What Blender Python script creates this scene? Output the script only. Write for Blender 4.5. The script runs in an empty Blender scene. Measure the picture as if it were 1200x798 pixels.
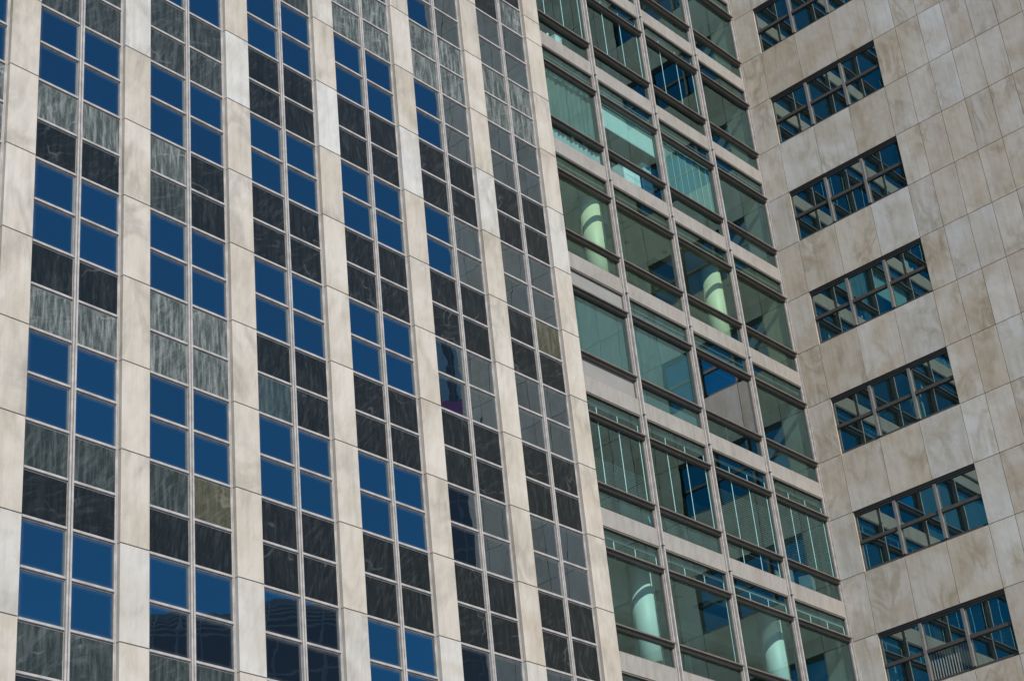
import bpy, math, random
import numpy as np

sc = bpy.context.scene
COL = sc.collection
R = math.radians

# ------------------------------------------------------------------ constants
ZO = 21.41                      # height of the reference sill line above the pavement
H = 1.9                         # half a storey
P, W = 2.7777, 0.6632           # pier pitch, pier width
XC = 29.075                     # inner corner between glass block and stone tower
GY = 0.4832                     # face of the glass block
M = 2.9335                      # glass block bay
ZG = 14.014                     # underside of a slab band (relative)
XL = XC - 4 * M                 # left end of the glass block
S0, SW, PW = 0.877, 4.108, 0.8247
ZR = 17.077                     # a strip-window head line (relative)
OPEN = P - W                    # clear opening of a bay of the pier tower
FW, MW = 0.06, 0.115            # jamb and centre mullion widths
LW = (OPEN - 2 * FW - MW) / 2   # width of one light
RAIL = 0.075
PH = H / 2 - RAIL               # height of one light

# ------------------------------------------------------------------ camera
cam_d = bpy.data.cameras.new("camera")
cam = bpy.data.objects.new("camera", cam_d)
COL.objects.link(cam)
yaw, pit, rol = 0.88759, 0.51093, -0.10693
f = np.array([math.sin(yaw) * math.cos(pit), math.cos(yaw) * math.cos(pit), math.sin(pit)])
r = np.array([math.cos(yaw), -math.sin(yaw), 0.0])
u = np.cross(r, f)
r2 = math.cos(rol) * r + math.sin(rol) * u
u2 = -math.sin(rol) * r + math.cos(rol) * u
from mathutils import Matrix, Vector
m4 = Matrix(((r2[0], u2[0], -f[0], -16.464), (r2[1], u2[1], -f[1], -25.269),
             (r2[2], u2[2], -f[2], -19.711 + ZO), (0, 0, 0, 1)))
cam.matrix_world = m4
cam_d.sensor_width = 36.0
cam_d.lens = 36.0 * 2182.79 / 1200.0
cam_d.clip_start = 0.5
cam_d.clip_end = 3000
sc.camera = cam

# ------------------------------------------------------------------ light
TO_SUN = Vector((-0.28, -0.75, 0.60)).normalized()
wd = bpy.data.worlds.new("World")
sc.world = wd
wd.use_nodes = True
nt = wd.node_tree
sky = nt.nodes.new("ShaderNodeTexSky")
sky.sky_type = 'NISHITA'
sky.sun_disc = False
sky.sun_elevation = math.asin(TO_SUN.z)
sky.sun_rotation = math.atan2(TO_SUN.x, TO_SUN.y)
sky.air_density = 1.0
sky.dust_density = 0.2
sky.ozone_density = 5.0
hs = nt.nodes.new("ShaderNodeHueSaturation")
hs.inputs["Saturation"].default_value = 1.45
bg = nt.nodes["Background"]
bg.inputs["Strength"].default_value = 0.122
nt.links.new(sky.outputs[0], hs.inputs["Color"])
nt.links.new(hs.outputs[0], bg.inputs["Color"])

sun_d = bpy.data.lights.new("sun", 'SUN')
sun_d.energy = 4.2
sun_d.angle = R(0.5)
sun_d.color = (1.0, 0.93, 0.82)
sun = bpy.data.objects.new("sun", sun_d)
COL.objects.link(sun)
sun.rotation_euler = TO_SUN.to_track_quat('Z', 'Y').to_euler()
sun.location = (0, -40, 80)

sc.view_settings.view_transform = 'Standard'
sc.view_settings.look = 'None'
sc.view_settings.exposure = 0.3
sc.view_settings.gamma = 1.0
sc.view_settings.use_curve_mapping = False
sc.render.engine = 'CYCLES'
cy = sc.cycles
cy.use_denoising = True
cy.caustics_reflective = False
cy.caustics_refractive = False
cy.max_bounces = 14
cy.diffuse_bounces = 5
cy.glossy_bounces = 6
cy.transparent_max_bounces = 24
cy.sample_clamp_indirect = 4.0

# ------------------------------------------------------------------ node helpers
def new_mat(name):
    m = bpy.data.materials.new(name)
    m.use_nodes = True
    t = m.node_tree
    return m, t, t.nodes["Principled BSDF"]

def nd(t, kind, **kw):
    n = t.nodes.new(kind)
    for k, v in kw.items():
        if hasattr(n, k) and k not in ('Scale', 'Detail'):
            setattr(n, k, v)
        else:
            n.inputs[k].default_value = v
    return n

def ramp(t, fac, stops):
    n = t.nodes.new("ShaderNodeValToRGB")
    els = n.color_ramp.elements
    while len(els) < len(stops):
        els.new(0.5)
    for e, (p, c) in zip(els, stops):
        e.position = p
        e.color = (*c, 1) if len(c) == 3 else c
    t.links.new(fac, n.inputs["Fac"])
    return n.outputs["Color"]

def mix(t, fac, a, b, blend='MIX'):
    n = t.nodes.new("ShaderNodeMix")
    n.data_type = 'RGBA'
    n.blend_type = blend
    for sock, v in ((n.inputs[0], fac), (n.inputs[6], a), (n.inputs[7], b)):
        if hasattr(v, "default_value") or hasattr(v, "is_linked"):
            t.links.new(v, sock)
        elif isinstance(v, (int, float)):
            sock.default_value = v
        else:
            sock.default_value = (*v, 1)
    return n.outputs[2]

def coords(t, rnd=None, scale=(1, 1, 1)):
    tc = t.nodes.new("ShaderNodeTexCoord")
    mp = t.nodes.new("ShaderNodeMapping")
    mp.inputs["Scale"].default_value = scale
    t.links.new(tc.outputs["Object"], mp.inputs["Vector"])
    out = mp.outputs["Vector"]
    if rnd is not None:
        mul = t.nodes.new("ShaderNodeVectorMath")
        mul.operation = 'MULTIPLY_ADD'
        cmb = t.nodes.new("ShaderNodeCombineXYZ")
        for i in range(3):
            t.links.new(rnd, cmb.inputs[i])
        t.links.new(cmb.outputs[0], mul.inputs[0])
        mul.inputs[1].default_value = (91.7, 57.3, 73.1)
        t.links.new(out, mul.inputs[2])
        out = mul.outputs[0]
    return out

def noise(t, vec, scale, detail=5, rough=0.55, dist=0.0):
    n = t.nodes.new("ShaderNodeTexNoise")
    n.inputs["Scale"].default_value = scale
    n.inputs["Detail"].default_value = detail
    n.inputs["Roughness"].default_value = rough
    n.inputs["Distortion"].default_value = dist
    t.links.new(vec, n.inputs["Vector"])
    return n.outputs["Fac"]

def bump(t, b, h, strength=0.2, dist=0.01):
    n = t.nodes.new("ShaderNodeBump")
    n.inputs["Strength"].default_value = strength
    n.inputs["Distance"].default_value = dist
    t.links.new(h, n.inputs["Height"])
    t.links.new(n.outputs[0], b.inputs["Normal"])

def spec(b, v):
    b.inputs["Specular IOR Level"].default_value = v

# ------------------------------------------------------------------ materials
def stone(name, tints, vein, cloud, vscale, rough=0.55, streak=0.25, veins=0.8, stroke=(.80, .79, .77)):
    """block by block tinted marble: clouds, thin veins, faint rain streaks"""
    m, t, b = new_mat(name)
    g = t.nodes.new("ShaderNodeNewGeometry")
    rnd = g.outputs["Random Per Island"]
    v = coords(t, rnd)
    base = ramp(t, rnd, tints)
    c1 = noise(t, v, 0.8, 4, 0.55, 0.5)
    base = mix(t, ramp(t, c1, [(0.40, (0, 0, 0)), (0.66, (1, 1, 1))]), base, cloud, 'MULTIPLY')
    vd = t.nodes.new("ShaderNodeMapping")        # brushed strokes lying diagonally in the slab
    vr = t.nodes.new("ShaderNodeMapping")
    vr.inputs["Rotation"].default_value = (R(-58), R(58), 0)
    t.links.new(v, vr.inputs["Vector"])
    vd.inputs["Scale"].default_value = (1.3, 1.3, 4.5)
    t.links.new(vr.outputs[0], vd.inputs["Vector"])
    c6 = noise(t, vd.outputs[0], 1.5, 5, 0.62, 0.4)
    base = mix(t, ramp(t, c6, [(0.46, (0, 0, 0)), (0.74, (.8, .8, .8))]), base, stroke, 'MULTIPLY')
    vv = coords(t, rnd, (1, 1, 0.55))
    c2 = noise(t, vv, vscale, 5, 0.55, 0.7)
    vm = ramp(t, c2, [(0.40, (0, 0, 0)), (0.5, (veins, veins, veins)), (0.58, (0, 0, 0))])
    c5 = noise(t, v, 0.6, 2, 0.5)
    vm = mix(t, ramp(t, c5, [(0.45, (0, 0, 0)), (0.62, (1, 1, 1))]), (0, 0, 0), vm)
    base = mix(t, vm, base, vein, 'MULTIPLY')
    vs = coords(t, rnd, (5, 5, 0.35))
    c3 = noise(t, vs, 1.6, 5, 0.6)
    sm = ramp(t, c3, [(0.45, (0, 0, 0)), (0.8, (streak, streak, streak))])
    base = mix(t, sm, base, (0.45, 0.42, 0.38), 'MULTIPLY')
    grain = noise(t, v, 34, 3, 0.7)
    base = mix(t, ramp(t, grain, [(0.3, (.09, .09, .09)), (0.62, (0, 0, 0))]), base, (0.4, 0.38, 0.35), 'MULTIPLY')
    t.links.new(base, b.inputs["Base Color"])
    b.inputs["Roughness"].default_value = rough
    spec(b, 0.35)
    bump(t, b, c3, 0.12, 0.01)
    return m

PIER = stone("pier_marble",
             [(0.0, (.49, .455, .40)), (0.35, (.52, .475, .41)), (0.65, (.475, .43, .365)),
              (0.80, (.50, .475, .43)), (0.9, (.54, .53, .50)), (1.0, (.58, .575, .555))],
             (.74, .745, .74), (.86, .83, .78), 1.0, 0.5, 0.3, .9, (.84, .835, .82))
CLAD = stone("cladding_marble",
             [(0.0, (.57, .525, .455)), (0.3, (.50, .445, .37)), (0.5, (.59, .55, .49)), (0.68, (.54, .485, .40)),
              (0.85, (.53, .51, .47)), (1.0, (.61, .585, .53))],
             (.76, .72, .655), (.86, .80, .71), 1.2, 0.5, 0.35, 1.0, (.86, .81, .745))

def plain(name, c, rough=0.5, metal=0.0, var=0.12, scale=3.0, sp=0.4):
    m, t, b = new_mat(name)
    v = coords(t)
    n = noise(t, v, scale, 5, 0.6)
    lo = tuple(x * (1 - var) for x in c)
    hi = tuple(min(1, x * (1 + var)) for x in c)
    t.links.new(ramp(t, n, [(0.3, lo), (0.7, hi)]), b.inputs["Base Color"])
    b.inputs["Roughness"].default_value = rough
    b.inputs["Metallic"].default_value = metal
    spec(b, sp)
    return m

MORTAR = plain("joint_sealant", (.035, .032, .03), 0.9)
ALU = plain("weathered_aluminium", (.36, .335, .31), 0.5, 0.0, 0.22, 5)
BRONZE = plain("bronze_aluminium", (.135, .118, .103), 0.45, 0.0, 0.15, 4)
DARKFRAME = plain("dark_bronze_frame", (.068, .059, .051), 0.45, 0.0, 0.12, 4)
GREYFRAME = plain("grey_mullion", (.16, .15, .138), 0.5, 0.0, 0.15, 6)
BAND = stone("band_stone", [(0.0, (.27, .252, .230)), (0.5, (.31, .292, .267)), (1.0, (.28, .263, .240))],
             (.9, .88, .86), (.92, .9, .88), 2.0, 0.6, 0.35)
CORE = plain("dark_interior", (.02, .02, .022), 0.9)
CEIL = plain("ceiling_plaster", (.40, .41, .38), 0.8, 0, 0.04, 1.0)
CARPET = plain("grey_carpet", (.16, .15, .14), 0.95, 0, 0.15, 30)
WALLP = plain("inner_plaster", (.33, .32, .28), 0.8, 0, 0.05, 1.0)
COLM = plain("painted_column", (.58, .61, .54), 0.5, 0, 0.04, 1.5)
CORD = plain("white_cord", (.93, .95, .94), 0.6)
GLOOM = plain("painted_room_gloom", (.04, .043, .045), 0.8)  # near-black colour that stands in for shade inside the rooms
DIMWALL = plain("grey_wall", (.15, .15, .13), 0.8)
SLAT = plain("blind_slat", (.22, .24, .235), 0.5)
SHADE = plain("grey_roller_shade", (.075, .105, .11), 0.8, 0, 0.06, 0.8)
LIGHTSHADE = plain("pale_roller_shade", (.46, .54, .50), 0.8, 0, 0.05, 0.8)
SHEER = plain("sheer_curtain", (.15, .215, .20), 0.8, 0, 0.08, 1.5)
CURTAIN = plain("curtain_cloth", (.10, .13, .115), 0.85, 0, 0.15, 2)
VALANCE = plain("white_cloth", (.30, .36, .36), 0.8)
INFILL = plain("pale_infill_panel", (.235, .23, .215), 0.55, 0, 0.07, 2)
WHITE = plain("white_laminate", (.75, .80, .78), 0.4)
BLUE = plain("blue_board", (.10, .34, .55), 0.5)
DESK = plain("dark_blue_steel", (.05, .10, .15), 0.4)
VENT = plain("vent_steel", (.10, .11, .10), 0.5)
PLAZA = plain("paving", (.30, .28, .26), 0.85, 0, 0.15, 0.7)
ASPHALT = plain("asphalt", (.055, .054, .053), 0.9, 0, 0.2, 1.5)
YELLOW = plain("yellow_plastic", (.55, .60, .12), 0.4)

def carton_mat():
    m, t, b = new_mat("patterned_board")
    ck = t.nodes.new("ShaderNodeTexChecker")
    ck.inputs["Scale"].default_value = 16
    ck.inputs[1].default_value = (.70, .82, .86, 1)
    ck.inputs[2].default_value = (.28, .52, .62, 1)
    t.links.new(coords(t), ck.inputs["Vector"])
    t.links.new(ck.outputs["Color"], b.inputs["Base Color"])
    return m
CARTON = carton_mat()

def spandrel(name, dark, light, amount, dust, rough=0.35):
    m, t, b = new_mat(name)
    oi = t.nodes.new("ShaderNodeObjectInfo")
    rnd = oi.outputs["Random"]
    v = coords(t, rnd)
    base = mix(t, noise(t, v, 2.2, 6, 0.6, 0.8), dark, tuple(x * 1.9 for x in dark))
    # diagonal strokes in the slab, a few long veins where a cloud mask lets them through
    tc = t.nodes.new("ShaderNodeTexCoord")
    mp = t.nodes.new("ShaderNodeMapping")
    m0 = t.nodes.new("ShaderNodeMapping")
    m0.inputs["Rotation"].default_value = (0, R(55), 0)
    ang = t.nodes.new("ShaderNodeCombineXYZ")
    am = nd(t, "ShaderNodeMath", operation='MULTIPLY_ADD')
    t.links.new(rnd, am.inputs[0]); am.inputs[1].default_value = 1.5; am.inputs[2].default_value = .3
    t.links.new(am.outputs[0], ang.inputs[1])
    t.links.new(ang.outputs[0], m0.inputs["Rotation"])
    t.links.new(tc.outputs["Object"], m0.inputs["Vector"])
    mp.inputs["Scale"].default_value = (1.6, 1.6, 8.0)
    t.links.new(m0.outputs[0], mp.inputs["Vector"])
    off = nd(t, "ShaderNodeVectorMath", operation='MULTIPLY_ADD')
    cmb = t.nodes.new("ShaderNodeCombineXYZ")
    for i in range(3):
        t.links.new(rnd, cmb.inputs[i])
    t.links.new(cmb.outputs[0], off.inputs[0])
    off.inputs[1].default_value = (37.7, 83.3, 61.9)
    t.links.new(mp.outputs[0], off.inputs[2])
    n2 = noise(t, off.outputs[0], 1.3, 6, 0.65, 0.5)
    vm2 = ramp(t, n2, [(0.50, (0, 0, 0)), (0.80, (amount * 0.7,) * 3)])
    n1 = noise(t, v, 0.7, 3, 0.5, 0.6)
    vm = ramp(t, n1, [(0.488, (0, 0, 0)), (0.5, (amount,) * 3), (0.515, (0, 0, 0))])
    vm = mix(t, ramp(t, noise(t, v, 1.4, 2, .5), [(0.52, (0, 0, 0)), (0.62, (1, 1, 1))]), (0, 0, 0), vm)
    base = mix(t, vm, base, light)
    base = mix(t, vm2, base, light)
    # dust and lime streaks running down the slab
    vs = coords(t, rnd, (7, 7, 0.8))
    n3 = noise(t, vs, 1.7, 6, 0.68)
    base = mix(t, ramp(t, n3, [(0.44, (0, 0, 0)), (0.70, (dust,) * 3)]), base, light)
    n4 = noise(t, v, 60, 3, 0.8)
    base = mix(t, ramp(t, n4, [(0.56, (0, 0, 0)), (0.72, (dust * .75 + .03,) * 3)]), base, light)
    t.links.new(base, b.inputs["Base Color"])
    b.inputs["Roughness"].default_value = rough
    spec(b, 0.2)
    return m

SP_DARK = spandrel("dark_marble", (.0060, .0072, .0068), (.16, .175, .17), .26, .07, .34)
SP_MID = spandrel("grey_green_marble", (.013, .0175, .016), (.24, .27, .26), .34, .22, .40)
SP_PALE = spandrel("pale_dusty_marble", (.026, .033, .030), (.40, .43, .41), .40, .48, .5)
SP_OLIVE = spandrel("olive_marble", (.030, .029, .018), (.19, .185, .135), .50, .40, .5)
SP_TEAL = spandrel("teal_marble", (.018, .026, .027), (.16, .24, .25), .35, .30, .35)

def mirror_glass(name, base, tint, refl, wave, wscale, grime=False):
    """coated solar glass: part mirror, part dark room behind it"""
    m, t, b = new_mat(name)
    out = t.nodes["Material Output"]
    t.nodes.remove(b)
    oi = t.nodes.new("ShaderNodeObjectInfo")
    v = coords(t, oi.outputs["Random"])
    n = noise(t, v, wscale, 2, 0.4)
    bp = t.nodes.new("ShaderNodeBump")
    bp.inputs["Strength"].default_value = 1.0
    bp.inputs["Distance"].default_value = wave
    t.links.new(n, bp.inputs["Height"])
    d = t.nodes.new("ShaderNodeBsdfDiffuse")
    d.inputs["Color"].default_value = (*base, 1)
    gl = t.nodes.new("ShaderNodeBsdfGlossy")
    lo = tuple(c * .86 for c in tint)
    t.links.new(ramp(t, oi.outputs["Random"], [(0, lo), (1, tint)]), gl.inputs["Color"])
    gl.inputs["Roughness"].default_value = 0.0
    t.links.new(bp.outputs[0], gl.inputs["Normal"])
    fr = t.nodes.new("ShaderNodeFresnel")
    fr.inputs["IOR"].default_value = 1.45
    ad = t.nodes.new("ShaderNodeMath")
    ad.inputs[1].default_value = refl
    t.links.new(fr.outputs[0], ad.inputs[0])
    mx = t.nodes.new("ShaderNodeMixShader")
    t.links.new(ad.outputs[0], mx.inputs[0])
    t.links.new(d.outputs[0], mx.inputs[1])
    t.links.new(gl.outputs[0], mx.inputs[2])
    res = mx.outputs[0]
    if grime:                                    # dust left by rain along the edges of each light
        tc = t.nodes.new("ShaderNodeTexCoord")
        sx = t.nodes.new("ShaderNodeSeparateXYZ")
        t.links.new(tc.outputs["Object"], sx.inputs[0])
        es = []
        for ax, half in (("X", LW / 2), ("Z", PH / 2)):
            ab = nd(t, "ShaderNodeMath", operation='ABSOLUTE')
            t.links.new(sx.outputs[ax], ab.inputs[0])
            mr = t.nodes.new("ShaderNodeMapRange")
            mr.inputs["From Min"].default_value = half - .10
            mr.inputs["From Max"].default_value = half
            t.links.new(ab.outputs[0], mr.inputs["Value"])
            es.append(mr.outputs[0])
        mxm = nd(t, "ShaderNodeMath", operation='MAXIMUM')
        t.links.new(es[0], mxm.inputs[0]); t.links.new(es[1], mxm.inputs[1])
        pw = nd(t, "ShaderNodeMath", operation='POWER')
        t.links.new(mxm.outputs[0], pw.inputs[0]); pw.inputs[1].default_value = 2.0
        nz = noise(t, v, 6, 4, .6)
        mu = nd(t, "ShaderNodeMath", operation='MULTIPLY')
        t.links.new(pw.outputs[0], mu.inputs[0]); t.links.new(nz, mu.inputs[1])
        mu2 = nd(t, "ShaderNodeMath", operation='MULTIPLY_ADD')
        t.links.new(mu.outputs[0], mu2.inputs[0]); mu2.inputs[1].default_value = .22; mu2.inputs[2].default_value = .004
        dd = t.nodes.new("ShaderNodeBsdfDiffuse")
        dd.inputs["Color"].default_value = (.42, .44, .46, 1)
        m2 = t.nodes.new("ShaderNodeMixShader")
        t.links.new(mu2.outputs[0], m2.inputs[0])
        t.links.new(res, m2.inputs[1]); t.links.new(dd.outputs[0], m2.inputs[2])
        res = m2.outputs[0]
    t.links.new(res, out.inputs["Surface"])
    return m

GL_BLUE = mirror_glass("blue_solar_glass", (.006, .012, .020), (.82, .97, .97), .14, .0026, 0.9, True)
GL_STRIP = mirror_glass("strip_window_glass", (.006, .016, .022), (.78, .97, .86), .34, .0014, 0.8)
GL_FAR = mirror_glass("far_dark_glass", (.006, .010, .016), (.5, .6, .7), .02, .001, 0.5)

def clear_glass(name, tint, refl, wave=0.003, gtint=(.66, 1.0, .94)):
    m, t, b = new_mat(name)
    out = t.nodes["Material Output"]
    t.nodes.remove(b)
    oi = t.nodes.new("ShaderNodeObjectInfo")
    v = coords(t, oi.outputs["Random"])
    n = noise(t, v, 0.7, 2, 0.4)
    bp = t.nodes.new("ShaderNodeBump")
    bp.inputs["Strength"].default_value = 1.0
    bp.inputs["Distance"].default_value = wave
    t.links.new(n, bp.inputs["Height"])
    tr = t.nodes.new("ShaderNodeBsdfTransparent")
    tr.inputs["Color"].default_value = (*tint, 1)
    gl = t.nodes.new("ShaderNodeBsdfGlossy")
    gl.inputs["Color"].default_value = (*gtint, 1)
    gl.inputs["Roughness"].default_value = 0.0
    t.links.new(bp.outputs[0], gl.inputs["Normal"])
    fr = t.nodes.new("ShaderNodeFresnel")
    fr.inputs["IOR"].default_value = 1.45
    ad = t.nodes.new("ShaderNodeMath")
    ad.inputs[1].default_value = refl
    t.links.new(fr.outputs[0], ad.inputs[0])
    g = t.nodes.new("ShaderNodeNewGeometry")
    iv = t.nodes.new("ShaderNodeMath")          # only the face turned to the viewer mirrors, the far face of the pane does not
    iv.operation = 'SUBTRACT'
    iv.inputs[0].default_value = 1.0
    t.links.new(g.outputs["Backfacing"], iv.inputs[1])
    ml = t.nodes.new("ShaderNodeMath")
    ml.operation = 'MULTIPLY'
    t.links.new(ad.outputs[0], ml.inputs[0])
    t.links.new(iv.outputs[0], ml.inputs[1])
    mx = t.nodes.new("ShaderNodeMixShader")
    t.links.new(ml.outputs[0], mx.inputs[0])
    t.links.new(tr.outputs[0], mx.inputs[1])
    t.links.new(gl.outputs[0], mx.inputs[2])
    t.links.new(mx.outputs[0], out.inputs["Surface"])
    return m

GL_GREEN = clear_glass("green_tinted_glass", (.80, .93, .925), .11)
GL_OLIVE = clear_glass("olive_tinted_glass", (.84, .93, .85), .09)
GL_CLEAR = clear_glass("grey_reflective_glass", (.60, .62, .62), .40, .003, (.9, .93, .95))
GL_PLAIN = clear_glass("plain_window_glass", (.90, .93, .93), .04)

# ------------------------------------------------------------------ mesh helpers
class MB:
    def __init__(s):
        s.v, s.f = [], []
    def box(s, x0, x1, y0, y1, z0, z1):
        n = len(s.v)
        s.v += [(x0, y0, z0), (x1, y0, z0), (x1, y1, z0), (x0, y1, z0),
                (x0, y0, z1), (x1, y0, z1), (x1, y1, z1), (x0, y1, z1)]
        s.f += [(n, n + 3, n + 2, n + 1), (n + 4, n + 5, n + 6, n + 7), (n, n + 1, n + 5, n + 4),
                (n + 1, n + 2, n + 6, n + 5), (n + 2, n + 3, n + 7, n + 6), (n + 3, n, n + 4, n + 7)]
        return s
    def chamf(s, x0, x1, y0, y1, z0, z1, c, axis):
        """box whose front face (axis 'y': at y0, axis 'x': at x0) has chamfered edges"""
        n = len(s.v)
        if axis == 'y':
            ring0 = [(x0 + c, y0, z0 + c), (x1 - c, y0, z0 + c), (x1 - c, y0, z1 - c), (x0 + c, y0, z1 - c)]
            ring1 = [(x0, y0 + c, z0), (x1, y0 + c, z0), (x1, y0 + c, z1), (x0, y0 + c, z1)]
            ring2 = [(x0, y1, z0), (x1, y1, z0), (x1, y1, z1), (x0, y1, z1)]
        else:
            ring0 = [(x0, y1 - c, z0 + c), (x0, y0 + c, z0 + c), (x0, y0 + c, z1 - c), (x0, y1 - c, z1 - c)]
            ring1 = [(x0 + c, y1, z0), (x0 + c, y0, z0), (x0 + c, y0, z1), (x0 + c, y1, z1)]
            ring2 = [(x1, y1, z0), (x1, y0, z0), (x1, y0, z1), (x1, y1, z1)]
        s.v += ring0 + ring1 + ring2
        s.f.append((n, n + 1, n + 2, n + 3))
        for k in (0, 4):
            for i in range(4):
                j = (i + 1) % 4
                s.f.append((n + k + i, n + k + 4 + i, n + k + 4 + j, n + k + j))
        s.f.append((n + 11, n + 10, n + 9, n + 8))
        return s
    def cyl(s, x, y, rad, z0, z1, seg=40):
        n = len(s.v)
        for z in (z0, z1):
            for i in range(seg):
                a = 2 * math.pi * i / seg
                s.v.append((x + rad * math.cos(a), y + rad * math.sin(a), z))
        for i in range(seg):
            j = (i + 1) % seg
            s.f.append((n + i, n + j, n + seg + j, n + seg + i))
        s.f.append(tuple(n + i for i in reversed(range(seg))))
        s.f.append(tuple(n + seg + i for i in range(seg)))
        return s
    def build(s, name, mat, parent=None, loc=(0, 0, 0), smooth=False):
        me = bpy.data.meshes.new(name)
        me.from_pydata(s.v, [], s.f)
        me.materials.append(mat)
        if smooth:
            for p in me.polygons:
                p.use_smooth = len(p.vertices) == 4
        me.update()
        return link(name, me, parent, loc)

def link(name, me, parent=None, loc=(0, 0, 0)):
    o = bpy.data.objects.new(name, me)
    COL.objects.link(o)
    o.location = loc
    if parent is not None:
        o.parent = parent
    return o

def tag(o, label=None, cat=None, group=None, kind=None):
    if label: o["label"] = label
    if cat: o["category"] = cat
    if group: o["group"] = group
    if kind: o["kind"] = kind
    return o

def thing(name, label, cat, loc=(0, 0, 0), group=None):
    return tag(link(name, None, None, loc), label, cat, group)

rng = random.Random(7)

# ------------------------------------------------------------------ the ground
tag(MB().box(-900, 900, -900, 900, -0.4, 0.0).build("ground", PLAZA), kind="structure")
tag(MB().box(-300, 300, -36, -22, 0.004, 0.008).build("road", ASPHALT), kind="structure")
tag(MB().box(-300, 300, -22, -21.7, 0.0, 0.14).build("kerb", PLAZA), kind="structure")

# ------------------------------------------------------------------ pier tower (left)
tower = thing("pier_tower", "office tower with pale marble piers, dark green marble spandrels and deep blue mirror windows", "building")
K0, K1 = -1, 6                   # piers
JB, JT = -11, 13
for i in range(K0, K1 + 1):
    b = MB()
    zs = [j * H for j in range(JB, JT + 1)]
    if i == 6:
        zs.append(7.43 * H)
    zs.sort()
    for a, c in zip(zs, zs[1:]):
        b.chamf(i * P, i * P + W, 0, 0.30, ZO + a + 0.008, ZO + c - 0.008, 0.006, 'y')
    p_ = b.build("pier", PIER, tower)
    core = MB().box(i * P + 0.012, i * P + W - 0.012, 0.014, 0.285, 0.5, ZO + JT * H - 0.3)
    core.build("joint", MORTAR, p_)
MB().box(K0 * P + 0.05, XL - 0.03, 0.31, 11.0, 0.02, ZO + JT * H).build("core_wall", CORE, tower)
MB().box(K0 * P + 0.01, 6 * P + W - 0.01, 0.032, 0.25, 0.02, 0.46).build("plinth", PIER, tower)

OPEN = P - W                     # clear opening of a bay
FW = 0.06                        # jamb
MW = 0.115                       # centre mullion
FY0, FY1 = 0.085, 0.118          # frame front and glass face
LW = (OPEN - 2 * FW - MW) / 2    # light width
RAIL = 0.075

def window_frame():
    b = MB()
    # origin at the sill centre-left of the opening; spans one half storey H
    b.box(0, FW, FY0 + .012, 0.2, 0, H)
    b.box(0.018, 0.03, FY0, FY0 + .012, 0, H)
    b.box(OPEN - FW, OPEN, FY0 + .012, 0.2, 0, H)
    b.box(OPEN - .03, OPEN - .018, FY0, FY0 + .012, 0, H)
    for x0 in (FW, FW + LW + MW):
        for zc in (0.0, H / 2):
            z0 = zc - RAIL / 2
            b.box(x0, x0 + LW, FY0 + .004, 0.19, z0 + .022, z0 + RAIL - 0.012)
            b.box(x0, x0 + LW, FY0 - .012, FY0 + .004, z0 + .03, z0 + RAIL)
            b.box(x0, x0 + LW, FY0 + .022, 0.19, z0, z0 + .018)
    return b

def pane_box(w, h, y0=FY1, th=0.012):
    return MB().box(-w / 2, w / 2, y0, y0 + th, -h / 2, h / 2)

win_mesh = None
PH = H / 2 - RAIL
pane_mesh = panel_mesh = None
MAP = {  # bay, floor -> (upper left, upper right, lower left, lower right)
    (0, 0): 'ddpp', (0, 1): 'ppdd', (0, 2): 'mmmm', (0, -1): 'mmdd', (0, -2): 'mmdd',
    (1, 0): 'pppp', (1, 1): 'pdmd', (1, 2): 'mmmm', (1, -1): 'modd', (1, -2): 'mmdd',
    (2, 0): 'ddtd', (2, 3): 'mmmm', (3, 3): 'pppp', (3, -1): 'dddd', (4, 3): 'pppp', (4, 4): 'mmmm',
    (5, 1): 'dodd', (5, 3): 'pppp', (5, 4): 'dddp', (-1, 1): 'pppp', (-1, 0): 'mmmm',
}
MATS = {'d': SP_DARK, 'm': SP_MID, 'p': SP_PALE, 'o': SP_OLIVE, 't': SP_TEAL}
panel_meshes = {}
for bay in range(K0, K1):
    x0 = bay * P + W
    # continuous centre mullion: two fins with a dark slot
    xm = x0 + FW + LW
    mb = MB()
    mb.box(xm, xm + MW, FY0 + .02, 0.2, ZO - 8 * H, ZO + 12 * H)
    mb.box(xm + .006, xm + .047, FY0 - .035, FY0 + .02, ZO - 8 * H, ZO + 12 * H)
    mb.box(xm + .068, xm + MW - .006, FY0 - .035, FY0 + .02, ZO - 8 * H, ZO + 12 * H)
    mb.build("mullion", ALU, tower)
    for k in range(-4, 6):
        for is_win in (True, False):
            z = ZO + (2 * k if is_win else 2 * k - 1) * H
            if win_mesh is None:
                o = window_frame().build("window", ALU, tower, (x0, 0, z))
                win_mesh = o.data
            else:
                o = link("window" if is_win else "spandrel", win_mesh, tower, (x0, 0, z))
            for row in (1, 0):
                for c in (0, 1):
                    px = x0 + FW + c * (LW + MW) + LW / 2
                    pz = z + row * H / 2 + H / 4
                    if is_win:
                        if pane_mesh is None:
                            q = pane_box(LW, PH).build("pane", GL_BLUE, o, (px - x0, 0, pz - z))
                            pane_mesh = q.data
                        else:
                            q = link("pane", pane_mesh, o, (px - x0, 0, pz - z))
                        q.rotation_euler = (R(rng.gauss(0, .12)), 0, R(rng.gauss(0, .12)))
                    else:
                        key = MAP.get((bay, k), 'dddd')[(1 - row) * 2 + c]
                        if key not in panel_meshes:
                            panel_meshes[key] = pane_box(LW, PH, FY1 - .01, .04).build("panel", MATS[key], o, (px - x0, 0, pz - z)).data
                        else:
                            link("panel", panel_meshes[key], o, (px - x0, 0, pz - z))
            if not is_win:
                s_ = set(MAP.get((bay, k), 'dddd'))
                if 'o' in s_:
                    o["label"] = "spandrel with one olive coloured slab"
                elif s_ == {'p'}:
                    o["label"] = "spandrel of pale dusty slabs"

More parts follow.
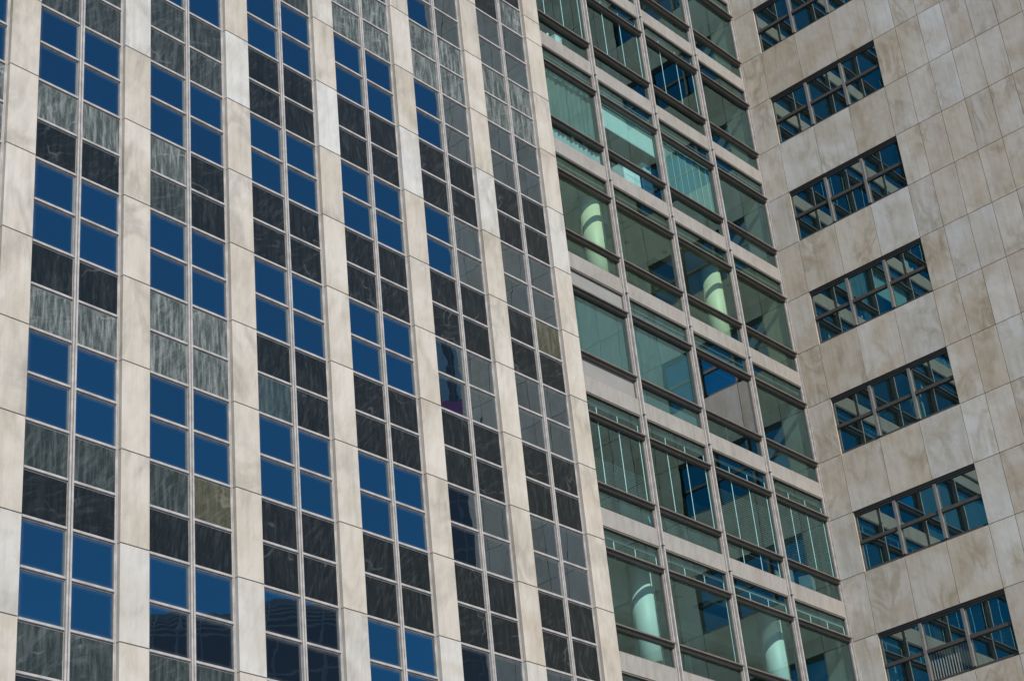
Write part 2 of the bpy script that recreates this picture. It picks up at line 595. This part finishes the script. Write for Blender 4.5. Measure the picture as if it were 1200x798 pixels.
# ------------------------------------------------------------------ glass block
glass = thing("glass_block", "recessed office block of green glass with bronze transoms between pale piers and stone tower", "building", (0, 0, 0))
SB, ST = -7, 4                   # storeys
BT = 0.49                        # band height
def zs_(s): return ZO + ZG + 3.8 * s
# mullions
for k in range(0, 5):
    x = XL + k * M
    b = MB()
    z0, z1 = zs_(SB), zs_(ST + 1)
    if k in (1, 2, 3):
        b.box(x - .075, x + .075, GY - .03, GY + .10, z0, z1)
        b.box(x - .062, x - .018, GY - .075, GY - .03, z0, z1)
        b.box(x + .012, x + .060, GY - .13, GY - .03, z0, z1)
    elif k == 4:
        b.box(x - .09, x - .02, GY - .04, GY + .10, z0, z1)
        b.box(x - .05, x - .028, GY - .10, GY - .04, z0, z1)
    else:
        b.box(x + .03, x + .08, GY - .03, GY + .10, z0, z1)
    mo = b.build("mullion", ALU, glass)
    if k in (1, 2, 3):
        sm_ = None
        for s in range(SB, ST + 1):
            if sm_ is None:
                sm_ = MB().box(-.02, .066, GY - .136, GY - .07, .02, .045).build("splice", DARKFRAME, mo, (x, 0, zs_(s))).data
            else:
                link("splice", sm_, mo, (x, 0, zs_(s)))

T2, T1 = 1.05, 3.06              # lower and upper transom undersides
TH = 0.105
for s in range(SB, ST + 1):
    z0 = zs_(s)
    # interior floor and ceiling of the storey
    MB().box(XL + .02, XC + .25, GY + .13, 9.0, z0 + .04, z0 + .26).build("floor_slab", CEIL, glass)
    MB().box(XL + .02, XC + .25, GY + .16, 9.0, z0 + .262, z0 + .30).build("carpet", CARPET, glass)
    dark = s in (0, -4)  # storeys whose room shade is painted into ceiling, beam and an added sheet
    MB().box(XL + .02, XC + .25, GY + .065, 9.0, z0 + 3.55, z0 + 3.556).build("ceiling", GLOOM if dark else CEIL, glass)
    MB().box(XL + .02, XC - .02, GY + .10, GY + .12, z0 + 3.557, z0 + 3.80).build("plenum_gloom_strip", GLOOM, glass)  # added strip, the darkness of the void above the ceiling put into its colour
    if dark:
        MB().box(XL + .03, XC - .03, 2.2, 2.3, z0 + .31, z0 + 3.17).build("partition", GLOOM, glass)  # added near-black sheet standing for the unlit depth of the room
    for bay in range(4):
        xa, xb = XL + bay * M, XL + (bay + 1) * M
        xl, xr = xa + .076, xb - .076
        if bay == 3: xr = xb - .091
        if bay == 0: xl = xa + .081
        bb = MB()
        bb.box(xl, xr, GY - .05, GY + .12, z0, z0 + BT)
        bb.build("slab_band", BAND, glass)
        wn = MB()
        for t_ in (T2, T1):
            wn.box(xl, xr, GY - .15, GY + .06, z0 + t_ + .068, z0 + t_ + TH)
            wn.box(xl, xr, GY - .07, GY + .06, z0 + t_, z0 + t_ + .062)
        wn.box(xl, xr, GY - .02, GY + .06, z0 + BT + .002, z0 + BT + .03)
        wn.box(xl, xr, GY - .035, GY + .06, z0 + 3.8 - .045, z0 + 3.8 - .003)
        for xx in (xl, xr - .03):
            for (za, zb) in ((BT + .03, T2), (T2 + TH, T1), (T1 + TH, 3.8 - .045)):
                wn.box(xx, xx + .03, GY - .015, GY + .055, z0 + za + .002, z0 + zb - .002)
        wo = wn.build("window", BRONZE, glass)
        for nm, (za, zb) in (("lower", (BT + .03, T2)), ("main", (T2 + TH, T1)), ("upper", (T1 + TH, 3.8 - .045))):
            mat = GL_GREEN
            if s in (-2,): mat = GL_OLIVE
            opaque = (s == -3 and bay == 0 and nm != "main")
            if s == -3 and bay == 2 and nm == "main": mat = GL_CLEAR
            if opaque: mat = INFILL
            pm = MB().box(-(xr - xl) / 2 + .031, (xr - xl) / 2 - .031, 0, .012, -(zb - za) / 2 + .003, (zb - za) / 2 - .003)
            pn = pm.build("infill_panel" if opaque else "pane", mat, wo, ((xl + xr) / 2, GY + .02, z0 + (za + zb) / 2))
            if not opaque:
                pn.rotation_euler = (R(rng.gauss(0, .10)), 0, R(rng.gauss(0, .10)))
# back wall, end walls, round columns
MB().box(XL + .02, XC + .25, 9.02, 9.2, zs_(SB), zs_(ST + 1)).build("back_wall", WALLP, glass)
MB().box(XC - .015, XC + .2, GY + .13, 9.0, zs_(SB), zs_(ST + 1) - .3).build("end_wall", DIMWALL, glass)
MB().box(XL - .02, XL + .012, GY + .13, 9.0, zs_(SB), zs_(ST + 1) - .3).build("end_wall", DIMWALL, glass)
MB().box(XL + .02, XC - .02, GY + .02, 8.9, 0.02, zs_(SB) - .02).build("lower_storeys", BAND, glass)
for k in (1, 3):
    for s in (-5, -2):
        co = MB().cyl(XL + k * M, 1.25, 0.35, zs_(s) + .302, zs_(s) + 3.548, 64).build("column", COLM, glass, smooth=True)
        MB().cyl(XL + k * M, 1.25, 0.365, zs_(s) + .303, zs_(s) + .42, 64).build("base_ring", GREYFRAME, co, smooth=True)
# rooms: cross walls in a few storeys
for s, xw, ya, yb in ((-2, 24.6, 2.6, 9.0), (-5, 24.8, 3.2, 9.0),
                      (-1, 24.2, 1.9, 9.0), (-1, 20.6, 1.4, 9.0), (-3, 27.2, 2.3, 9.0)):
    MB().box(xw, xw + .1, ya, yb, zs_(s) + .31, zs_(s) + 3.54).build("partition", WALLP, glass)
# beams across the ceiling
for s in range(-6, 3):
    MB().box(XL + .03, XC - .03, 2.9, 3.25, zs_(s) + 3.18, zs_(s) + 3.545).build("ceiling_beam", GLOOM if s in (0, -4) else CEIL, glass)  # in the dark storeys the shade is painted into the beam
# vents and downlights
def vent(x, y, s, w=1.0, d=.55):
    b = MB()
    z = zs_(s) + 3.54
    b.box(x - w / 2, x + w / 2, y - d / 2, y - d / 2 + .05, z - .015, z)
    b.box(x - w / 2, x + w / 2, y + d / 2 - .05, y + d / 2, z - .015, z)
    b.box(x - w / 2, x - w / 2 + .05, y - d / 2 + .05, y + d / 2 - .05, z - .015, z)
    b.box(x + w / 2 - .05, x + w / 2, y - d / 2 + .05, y + d / 2 - .05, z - .015, z)
    n = 7
    for i in range(n):
        yy = y - d / 2 + .06 + (d - .12) * (i + .5) / n
        b.box(x - w / 2 + .055, x + w / 2 - .055, yy - .02, yy + .012, z - .01, z - .003)
    b.build("ceiling_vent", VENT, glass)
vent(25.0, 2.15, -2, 1.5, .5)
vent(21.9, 1.9, -2, .7, .45)
vent(24.6, 1.9, -5, 1.6, .5)
vent(22.2, 2.2, -5, 1.2, .45)
vent(24.8, 1.6, 0, 1.2, .5)
for s in (-5, -2, 1):
    for x, y in ((21.9, 1.3), (22.9, 1.9), (24.2, 1.5), (27.4, 1.4), (28.2, 2.2)):
        MB().cyl(x, y, .09, zs_(s) + 3.53, zs_(s) + 3.549, 20).build("downlight", VENT, glass)

for s in (-5, -2, -1, 1):
    for x in (18.9, 22.4, 25.0, 27.6):
        b = MB()
        z = zs_(s) + 3.549
        b.box(x - .62, x + .62, 4.0, 4.6, z - .03, z)
        to = b.build("ceiling_light", VENT, glass)
        MB().box(x - .58, x + .58, 4.04, 4.56, z - .034, z - .031).build("diffuser", WHITE, to)

# blinds: parts of the glass block
def blind(s, bay, zlo, zhi, slats, y=0.56):
    z0 = zs_(s)
    xa = XL + bay * M + .14
    xb = XL + (bay + 1) * M - .14
    head = MB().box(xa, xb, y - .02, y + .02, z0 + zhi + .005, z0 + zhi + .045)
    ho = head.build("venetian_blind", SLAT if (s == -5 and bay > 1) else DARKFRAME, glass)
    c = MB()
    xc = (xa + xb) / 2
    for d in (-1.293, -.431, .431, 1.293):
        c.box(xc + d - .012, xc + d + .012, y - .036, y - .028, z0 + zlo, z0 + zhi)
    c.build("tape", CORD, ho)
    if slats:
        b = MB()
        z = z0 + slats[0]
        while z < z0 + slats[1]:
            n = len(b.v)
            b.box(xa + .01, xb - .01, y - .025, y + .025, z, z + .004)
            # a little tilt
            for i in range(n, n + 8):
                vx, vy, vz = b.v[i]
                b.v[i] = (vx, vy, vz + (vy - y) * .25)
            z += .045 if (s == -5 and bay == 0) else .068
        so = b.build("slats", SLAT, ho)
for bay in range(4):
    blind(-4, bay, T2 + .1 if bay != 2 else .3, 3.5, {0: (1.15, 2.0), 1: None, 2: (1.15, 2.7), 3: (1.1, 3.45)}[bay])
    blind(-5, bay, T1 - .02, 3.5, {0: (3.24, 3.49), 1: None}.get(bay, (T1 - .02, 3.46)))
    if bay < 3:
        blind(0, bay, T2 + .1, 3.5, None)
MB().box(23.06, 23.075, .55, .556, zs_(-5) + 1.3, zs_(-5) + 3.0).build("pull_cord", CORD, glass)

# shades
def shade(s, bay, zlo, zhi, mat, y=0.60, name="roller_shade"):
    xa, xb = XL + bay * M + .10, XL + (bay + 1) * M - .10
    o = MB().box(xa, xb, y, y + .006, zs_(s) + zlo, zs_(s) + zhi).build(name, mat, glass)
    MB().box(xa, xb, y - .012, y + .018, zs_(s) + zlo - .035, zs_(s) + zlo - .001).build("hem_bar", SLAT, o)
    return o
shade(-1, 1, 2.25, 3.54, LIGHTSHADE)
shade(-3, 0, 1.0, 3.54, SHADE)
shade(-3, 1, .55, 3.54, SHADE)
shade(-3, 2, 2.9, 3.54, SHADE)
# sheer vertical blinds (storey -1, third bay) and folded curtains (first bay)
def strips(s, bay, zlo, zhi, mat, y, pitch, amp, name):
    xa, xb = XL + bay * M + .1, XL + (bay + 1) * M - .1
    n = int((xb - xa) / pitch)
    v, fa = [], []
    for i in range(n + 1):
        x = xa + (xb - xa) * i / n
        yy = y + amp * (math.sin(i * 1.9) + .5 * math.sin(i * .73 + 1))
        v += [(x, yy, zs_(s) + zlo), (x, yy, zs_(s) + zhi)]
    for i in range(n):
        fa.append((2 * i, 2 * i + 2, 2 * i + 3, 2 * i + 1))
    mb = MB(); mb.v, mb.f = v, fa
    o = mb.build(name, mat, glass)
    sm = o.modifiers.new("thick", 'SOLIDIFY'); sm.thickness = .004
    return o
strips(-1, 0, 1.25, 3.54, CURTAIN, .66, .07, .02, "curtain")
va = strips(-1, 0, .45, .98, VALANCE, .61, .055, .035, "curtain")
strips(-1, 2, 1.15, 3.54, SHEER, .62, .09, .006, "vertical_blind")
b = MB()
xa = XL + 2 * M + .12
i = 0
while xa < XL + 3 * M - .1:
    b.box(xa, xa + .008, .60, .607, zs_(-1) + 1.15, zs_(-1) + 3.5)
    xa += .36
b.build("cord_set", CORD, glass)

# ------------------------------------------------------------------ stone tower (right)
st = thing("stone_tower", "windowed end wall of the mottled beige stone tower standing beside the green glass block", "building")
SE = S0 + SW + 12 * PW - .2         # far (street) end of the wall, measured from the corner
ZT = ZR + 10 * H
def wy(s): return GY - s         # distance from the corner -> y
vj_blank = [S0 + SW + k * PW for k in range(12)] + [SE]
b = MB()
mlo, mhi = -19, 10
WT = .10
for m in range(mlo, mhi):
    za, zb = ZO + ZR + m * H, ZO + ZR + (m + 1) * H
    window_row = (m % 2 == 1)    # head lines at even m, so rows with odd m carry windows
    xs = [0.0, S0] + [S0 + SW * q / 3 for q in (1, 2)] + vj_blank
    for a, c in zip(xs, xs[1:]):
        if window_row and -12 <= m <= 8 and a >= S0 - .01 and c <= S0 + SW + .01:
            continue
        y0, y1 = wy(c) + .009, wy(a) - (.009 if a > 0 else -.02)
        b.chamf(XC, XC + WT, y0, y1, za + .009, zb - .009, .001, 'x')
b.build("stone_cladding", CLAD, st)
# backing behind the joints, in pieces round the openings
b = MB()
X0, X1 = XC + .03, XC + .6
b.box(X0, X1, wy(S0) + .003, GY - .01, .02, ZO + ZT - .05)
b.box(X0, X1, wy(SE) + .02, wy(S0 + SW) - .003, .02, ZO + ZT - .05)
for m in range(mlo, mhi):
    if m % 2 == 0 or not (-12 <= m <= 8):
        b.box(X0, X1, wy(S0 + SW) + .001, wy(S0) - .001, ZO + ZR + m * H + .002, ZO + ZR + (m + 1) * H - .002)
b.build("joint_backing", MORTAR, st)
b = MB()
for m in range(mlo, mhi):
    za, zb = ZO + ZR + m * H, ZO + ZR + (m + 1) * H
    for k in range(9):
        b.box(XC + .02 + k * 1.4, XC + .02 + (k + 1) * 1.4 - .012, wy(SE) - .06, wy(SE) + .015, za + .006, zb - .006)
b.build("end_cladding", CLAD, st)
MB().box(XC + .62, XC + 14, wy(SE) + .02, 9.6, .02, ZO + ZT - .1).build("core_wall", CORE, st)

REC = .075
LWD = SW / 3
frame_me = None
for m in range(-11, 9, 2):
    za, zb = ZO + ZR + m * H, ZO + ZR + (m + 1) * H
    yl, yr = wy(S0), wy(S0 + SW)
    b = MB()
    # outer frame: head, sill, jambs
    b.box(XC + REC, XC + REC + .09, yr, yl, zb - .13, zb - .002)
    b.box(XC + REC - .03, XC + REC, yr, yl, zb - .06, zb - .002)
    b.box(XC + REC, XC + REC + .09, yr, yl, za + .002, za + .09)
    b.box(XC + REC + .003, XC + REC + .09, yl - .04, yl, za + .09, zb - .13)
    b.box(XC + REC + .003, XC + REC + .09, yr, yr + .04, za + .09, zb - .13)
    # middle rail
    zc = (za + zb) / 2 - .02
    for q in range(3):
        ya = wy(S0 + LWD * (q + 1)) + (.043 if q < 2 else .04)
        yb_ = wy(S0 + LWD * q) - (.043 if q > 0 else .04)
        b.box(XC + REC - .02, XC + REC + .09, ya, yb_, zc - .05, zc + .05)
    wo = b.build("strip_window", DARKFRAME, st)
    jb = MB()
    jb.box(XC + .004, XC + REC - .001, yl - .018, yl - .004, za + .01, zb - .01)
    jb.build("stone_reveal", PIER, wo)
    for q in (1, 2):
        yc = wy(S0 + LWD * q)
        MB().box(XC + .02, XC + REC + .09, yc - .042, yc + .042, za + .091, zb - .131).build("mullion", GREYFRAME, wo)
    for q in range(3):
        ya = wy(S0 + LWD * (q + 1)) + .0425
        yb_ = wy(S0 + LWD * q) - .0425
        for (p0, p1) in ((za + .09, zc - .05), (zc + .05, zb - .13)):
            pm = MB().box(0, .012, -(yb_ - ya) / 2, (yb_ - ya) / 2, -(p1 - p0) / 2, (p1 - p0) / 2)
            is_low_mid = (m == -11 and q == 1 and p0 < zc - .5)
            pn = pm.build("pane", GL_PLAIN if is_low_mid else GL_STRIP, wo, (XC + REC + .04, (ya + yb_) / 2, (p0 + p1) / 2))
            pn.rotation_euler = (0, R(rng.gauss(0, .14)), R(rng.gauss(0, .14)))
            if is_low_mid:
                vb = MB()
                n = 15
                for i in range(n):
                    yy = ya + (yb_ - ya) * (i + .5) / n
                    vb.chamf(XC + REC + .075, XC + REC + .14, yy - .026, yy + .026, p0, p1, .02, 'x')
                vb.build("vertical_blind", INFILL, wo)

# ------------------------------------------------------------------ things standing in the rooms behind the glass
def zf(s): return zs_(s) + .302
def cabinet(x, y, s, w, d, h, mat, name, label, cat):
    t = thing(name, label, cat, (x, y, zf(s)))
    MB().chamf(-w / 2, w / 2, -d / 2, d / 2, .04, h, .008, 'y').build("body", mat, t)
    b = MB()
    n = 3
    for i in range(n):
        b.box(-w / 2 + .02, w / 2 - .02, -d / 2 - .012, -d / 2 - .001, .06 + (h - .08) * i / n + .01, .06 + (h - .08) * (i + 1) / n - .01)
    b.build("drawer", mat, t)
    MB().box(-w / 2 + .03, w / 2 - .03, -d / 2 + .03, d / 2 - .03, 0, .04).build("base", DARKFRAME, t)
    return t
cabinet(22.08, 1.05, -1, .78, .45, 1.27, WHITE, "filing_cabinet", "white cabinet behind the glass under the half lowered pale shade", "cabinet")
cabinet(23.25, 1.15, -1, 1.0, .45, 1.38, DESK, "filing_cabinet", "dark blue cabinet carrying a patterned carton behind the glass", "cabinet")
t = thing("carton", "pale blue patterned carton on the dark blue cabinet behind glass", "carton", (23.2, 1.12, zf(-1) + 1.381))
MB().box(-.33, .33, -.2, .2, 0, .42).build("body", CARTON, t)
MB().box(-.34, .34, -.21, .21, .421, .45).build("lid", CARTON, t)
t = thing("display_board", "tall blue board leaning upright beside the patterned carton", "board", (23.95, 1.25, zf(-1)))
MB().box(-.22, .22, -.02, .02, .05, 2.45).build("panel", BLUE, t)
MB().box(-.26, .26, -.16, .16, 0, .05).build("base", WHITE, t)
t = thing("floor_post", "short white post near the mullion in front of the blue board", "post", (23.66, .85, zf(-1)))
MB().cyl(0, 0, .07, .04, 1.1, 20).build("pole", WHITE, t, smooth=True)
MB().cyl(0, 0, .16, 0, .04, 24).build("base", WHITE, t)
t = thing("paper_roll", "tall pale rolled paper standing at left edge of the corner room", "paper roll", (27.1, .98, zf(-1)))
MB().cyl(0, 0, .085, .0, 2.3, 24).build("roll", VALANCE, t, smooth=True)
MB().cyl(0, 0, .06, 2.301, 2.34, 20).build("end_cap", BLUE, t)
# storey with blinds
t = thing("carton", "pale carton tilted behind the corner pane below the fine slatted blind", "carton", (28.2, 1.05, zf(-4)))
c_ = MB().box(-.22, .22, -.18, .18, .45, .98).build("body", WHITE, t)
MB().box(-.3, .3, -.25, .25, 0, .45).build("base", DESK, t)
c_.rotation_euler = (0, R(6), R(18))
t = thing("desk_screen", "white screen panel beside the tilted carton below the slatted blind", "desk screen", (27.4, 1.1, zf(-4)))
MB().box(-.2, .2, -.02, .02, .05, 1.05).build("panel", WHITE, t)
MB().box(-.2, .2, -.14, .14, 0, .05).build("base", DESK, t)
t = thing("desk_screen", "narrow pale screen at the mullion of the third bay beneath a blind", "desk screen", (26.72, 1.05, zf(-4)))
MB().box(-.15, .15, -.02, .02, .05, .8).build("panel", WHITE, t)
MB().box(-.15, .15, -.14, .14, 0, .05).build("base", DESK, t)
t = thing("paper_cone", "small pale blue paper cone on a sill next to the first mullion", "paper cone", (20.56, .9, zf(-4)))
cn = MB()
n = 20
for i in range(n):
    cn.v.append((.14 * math.cos(2 * math.pi * i / n), .14 * math.sin(2 * math.pi * i / n), .2))
cn.v.append((0, 0, .85))
cn.f = [(i, (i + 1) % n, n) for i in range(n)] + [tuple(reversed(range(n)))]
cn.build("cone", BLUE, t)
MB().box(-.18, .18, -.18, .18, 0, .2).build("base", DESK, t)
# upper storey
t = thing("bottle", "yellow green bottle behind the low pane beside the last marble pier", "bottle", (18.8, .85, zf(0)))
MB().cyl(0, 0, .09, 0, .66, 20).build("body", YELLOW, t, smooth=True)
MB().cyl(0, 0, .04, .661, .78, 16).build("cap", WHITE, t)
t = thing("carton", "small pale carton right of the yellow green bottle behind glass", "carton", (19.25, .95, zf(0)))
MB().box(-.15, .15, -.15, .15, 0, .85).build("body", WHITE, t)
MB().box(-.155, .155, -.155, .155, .851, .9).build("lid", WHITE, t)

# ------------------------------------------------------------------ buildings across the street, seen mirrored in the windows
def far_tower(name, label, cx, cyy, wx, wyy, h, ang, curved):
    t = thing(name, label, "building", (cx, cyy, 0))
    t.rotation_euler = (0, 0, R(ang))
    b = MB()
    if curved:
        n = 28
        prof = [(-wx / 2, 0), (wx / 2, 0)]
        for i in range(n + 1):
            a = math.pi * i / n
            prof.append((wx / 2 * math.cos(a), h - 5 + 5 * math.sin(a)))
        k = len(prof)
        b.v = [(x, -wyy / 2, z) for x, z in prof] + [(x, wyy / 2, z) for x, z in prof]
        b.f = [tuple(range(k)), tuple(reversed(range(k, 2 * k)))] + [(i, k + i, k + (i + 1) % k, (i + 1) % k) for i in range(k)]
    else:
        b.box(-wx / 2, wx / 2, -wyy / 2, wyy / 2, 0, h)
    b.build("glass_skin", GL_FAR, t)
    g = MB()
    z = 4
    while z < h - (5 if curved else 1):
        g.box(-wx / 2 - .15, wx / 2 + .15, -wyy / 2 - .15, -wyy / 2 - .01, z, z + .35)
        g.box(-wx / 2 - .15, wx / 2 + .15, wyy / 2 + .01, wyy / 2 + .15, z, z + .35)
        g.box(-wx / 2 - .15, -wx / 2 - .01, -wyy / 2, wyy / 2, z, z + .14)
        z += 1.8
    x = -wx / 2
    while x <= wx / 2:
        g.box(x - .12, x + .12, wyy / 2 + .151, wyy / 2 + .25, 0, h - 5)
        x += 3
    y = -wyy / 2
    while y <= wyy / 2:
        g.box(-wx / 2 - .25, -wx / 2 - .151, y - .05, y + .05, 0, h - (5 if curved else .5))
        y += 1.75 if curved else 1.1
    if curved:
        y = -wyy / 2 + .1
        while y < wyy / 2:
            k0 = len(g.v)
            pr = [(x * 1.012, max(z, 0) + (.12 if z > 1 else 0)) for x, z in prof]
            g.v += [(x, y - .05, z) for x, z in pr] + [(x, y + .05, z) for x, z in pr]
            g.f += [tuple(range(k0, k0 + k)), tuple(reversed(range(k0 + k, k0 + 2 * k)))]
            g.f += [(k0 + i, k0 + k + i, k0 + k + (i + 1) % k, k0 + (i + 1) % k) for i in range(k)]
            y += 1.75
        for i in range(3, n // 2 + 4):
            a = math.pi * (1 - i / n)
            x, z = wx / 2 * math.cos(a), h - 5 + 5 * math.sin(a)
            g.box(x - .10, x + .03, -wyy / 2 + .01, wyy / 2 - .01, z - .02, z + .12)
    g.build("floor_bands", FARBAND if curved else GREYFRAME, t)
    if not curved:
        fb = MB()
        y = -wyy / 2 + .2
        while y < wyy / 2:
            fb.box(-wx / 2 - .5, -wx / 2 - .26, y, y + .55, h - 6.3, h - .2)
            y += 1.1
        fb.build("fin_screen", FARFIN, t)
        MB().box(-wx / 2 - .8, -wx / 2 - .27, -wyy / 2, wyy / 2, h - 7.3, h - 6.5).build("fascia", MAGENTA, t)
FARBAND = plain("far_grey_bands", (.26, .26, .26), 0.6)
MAGENTA = plain("magenta_panel", (.75, .03, .36), 0.5)
FARFIN = plain("far_teal_fins", (.50, .70, .80), 0.5)
far_tower("far_tower", "dark round topped glass building mirrored in the lowest blue windows", 58.5, -60, 14, 14, 46, -45, True)
far_tower("far_tower", "tall dark glass building with a magenta fascia mirrored in narrow windows by the fifth pier", 73.0, -45.0, 20, 16, 62, -45, False)
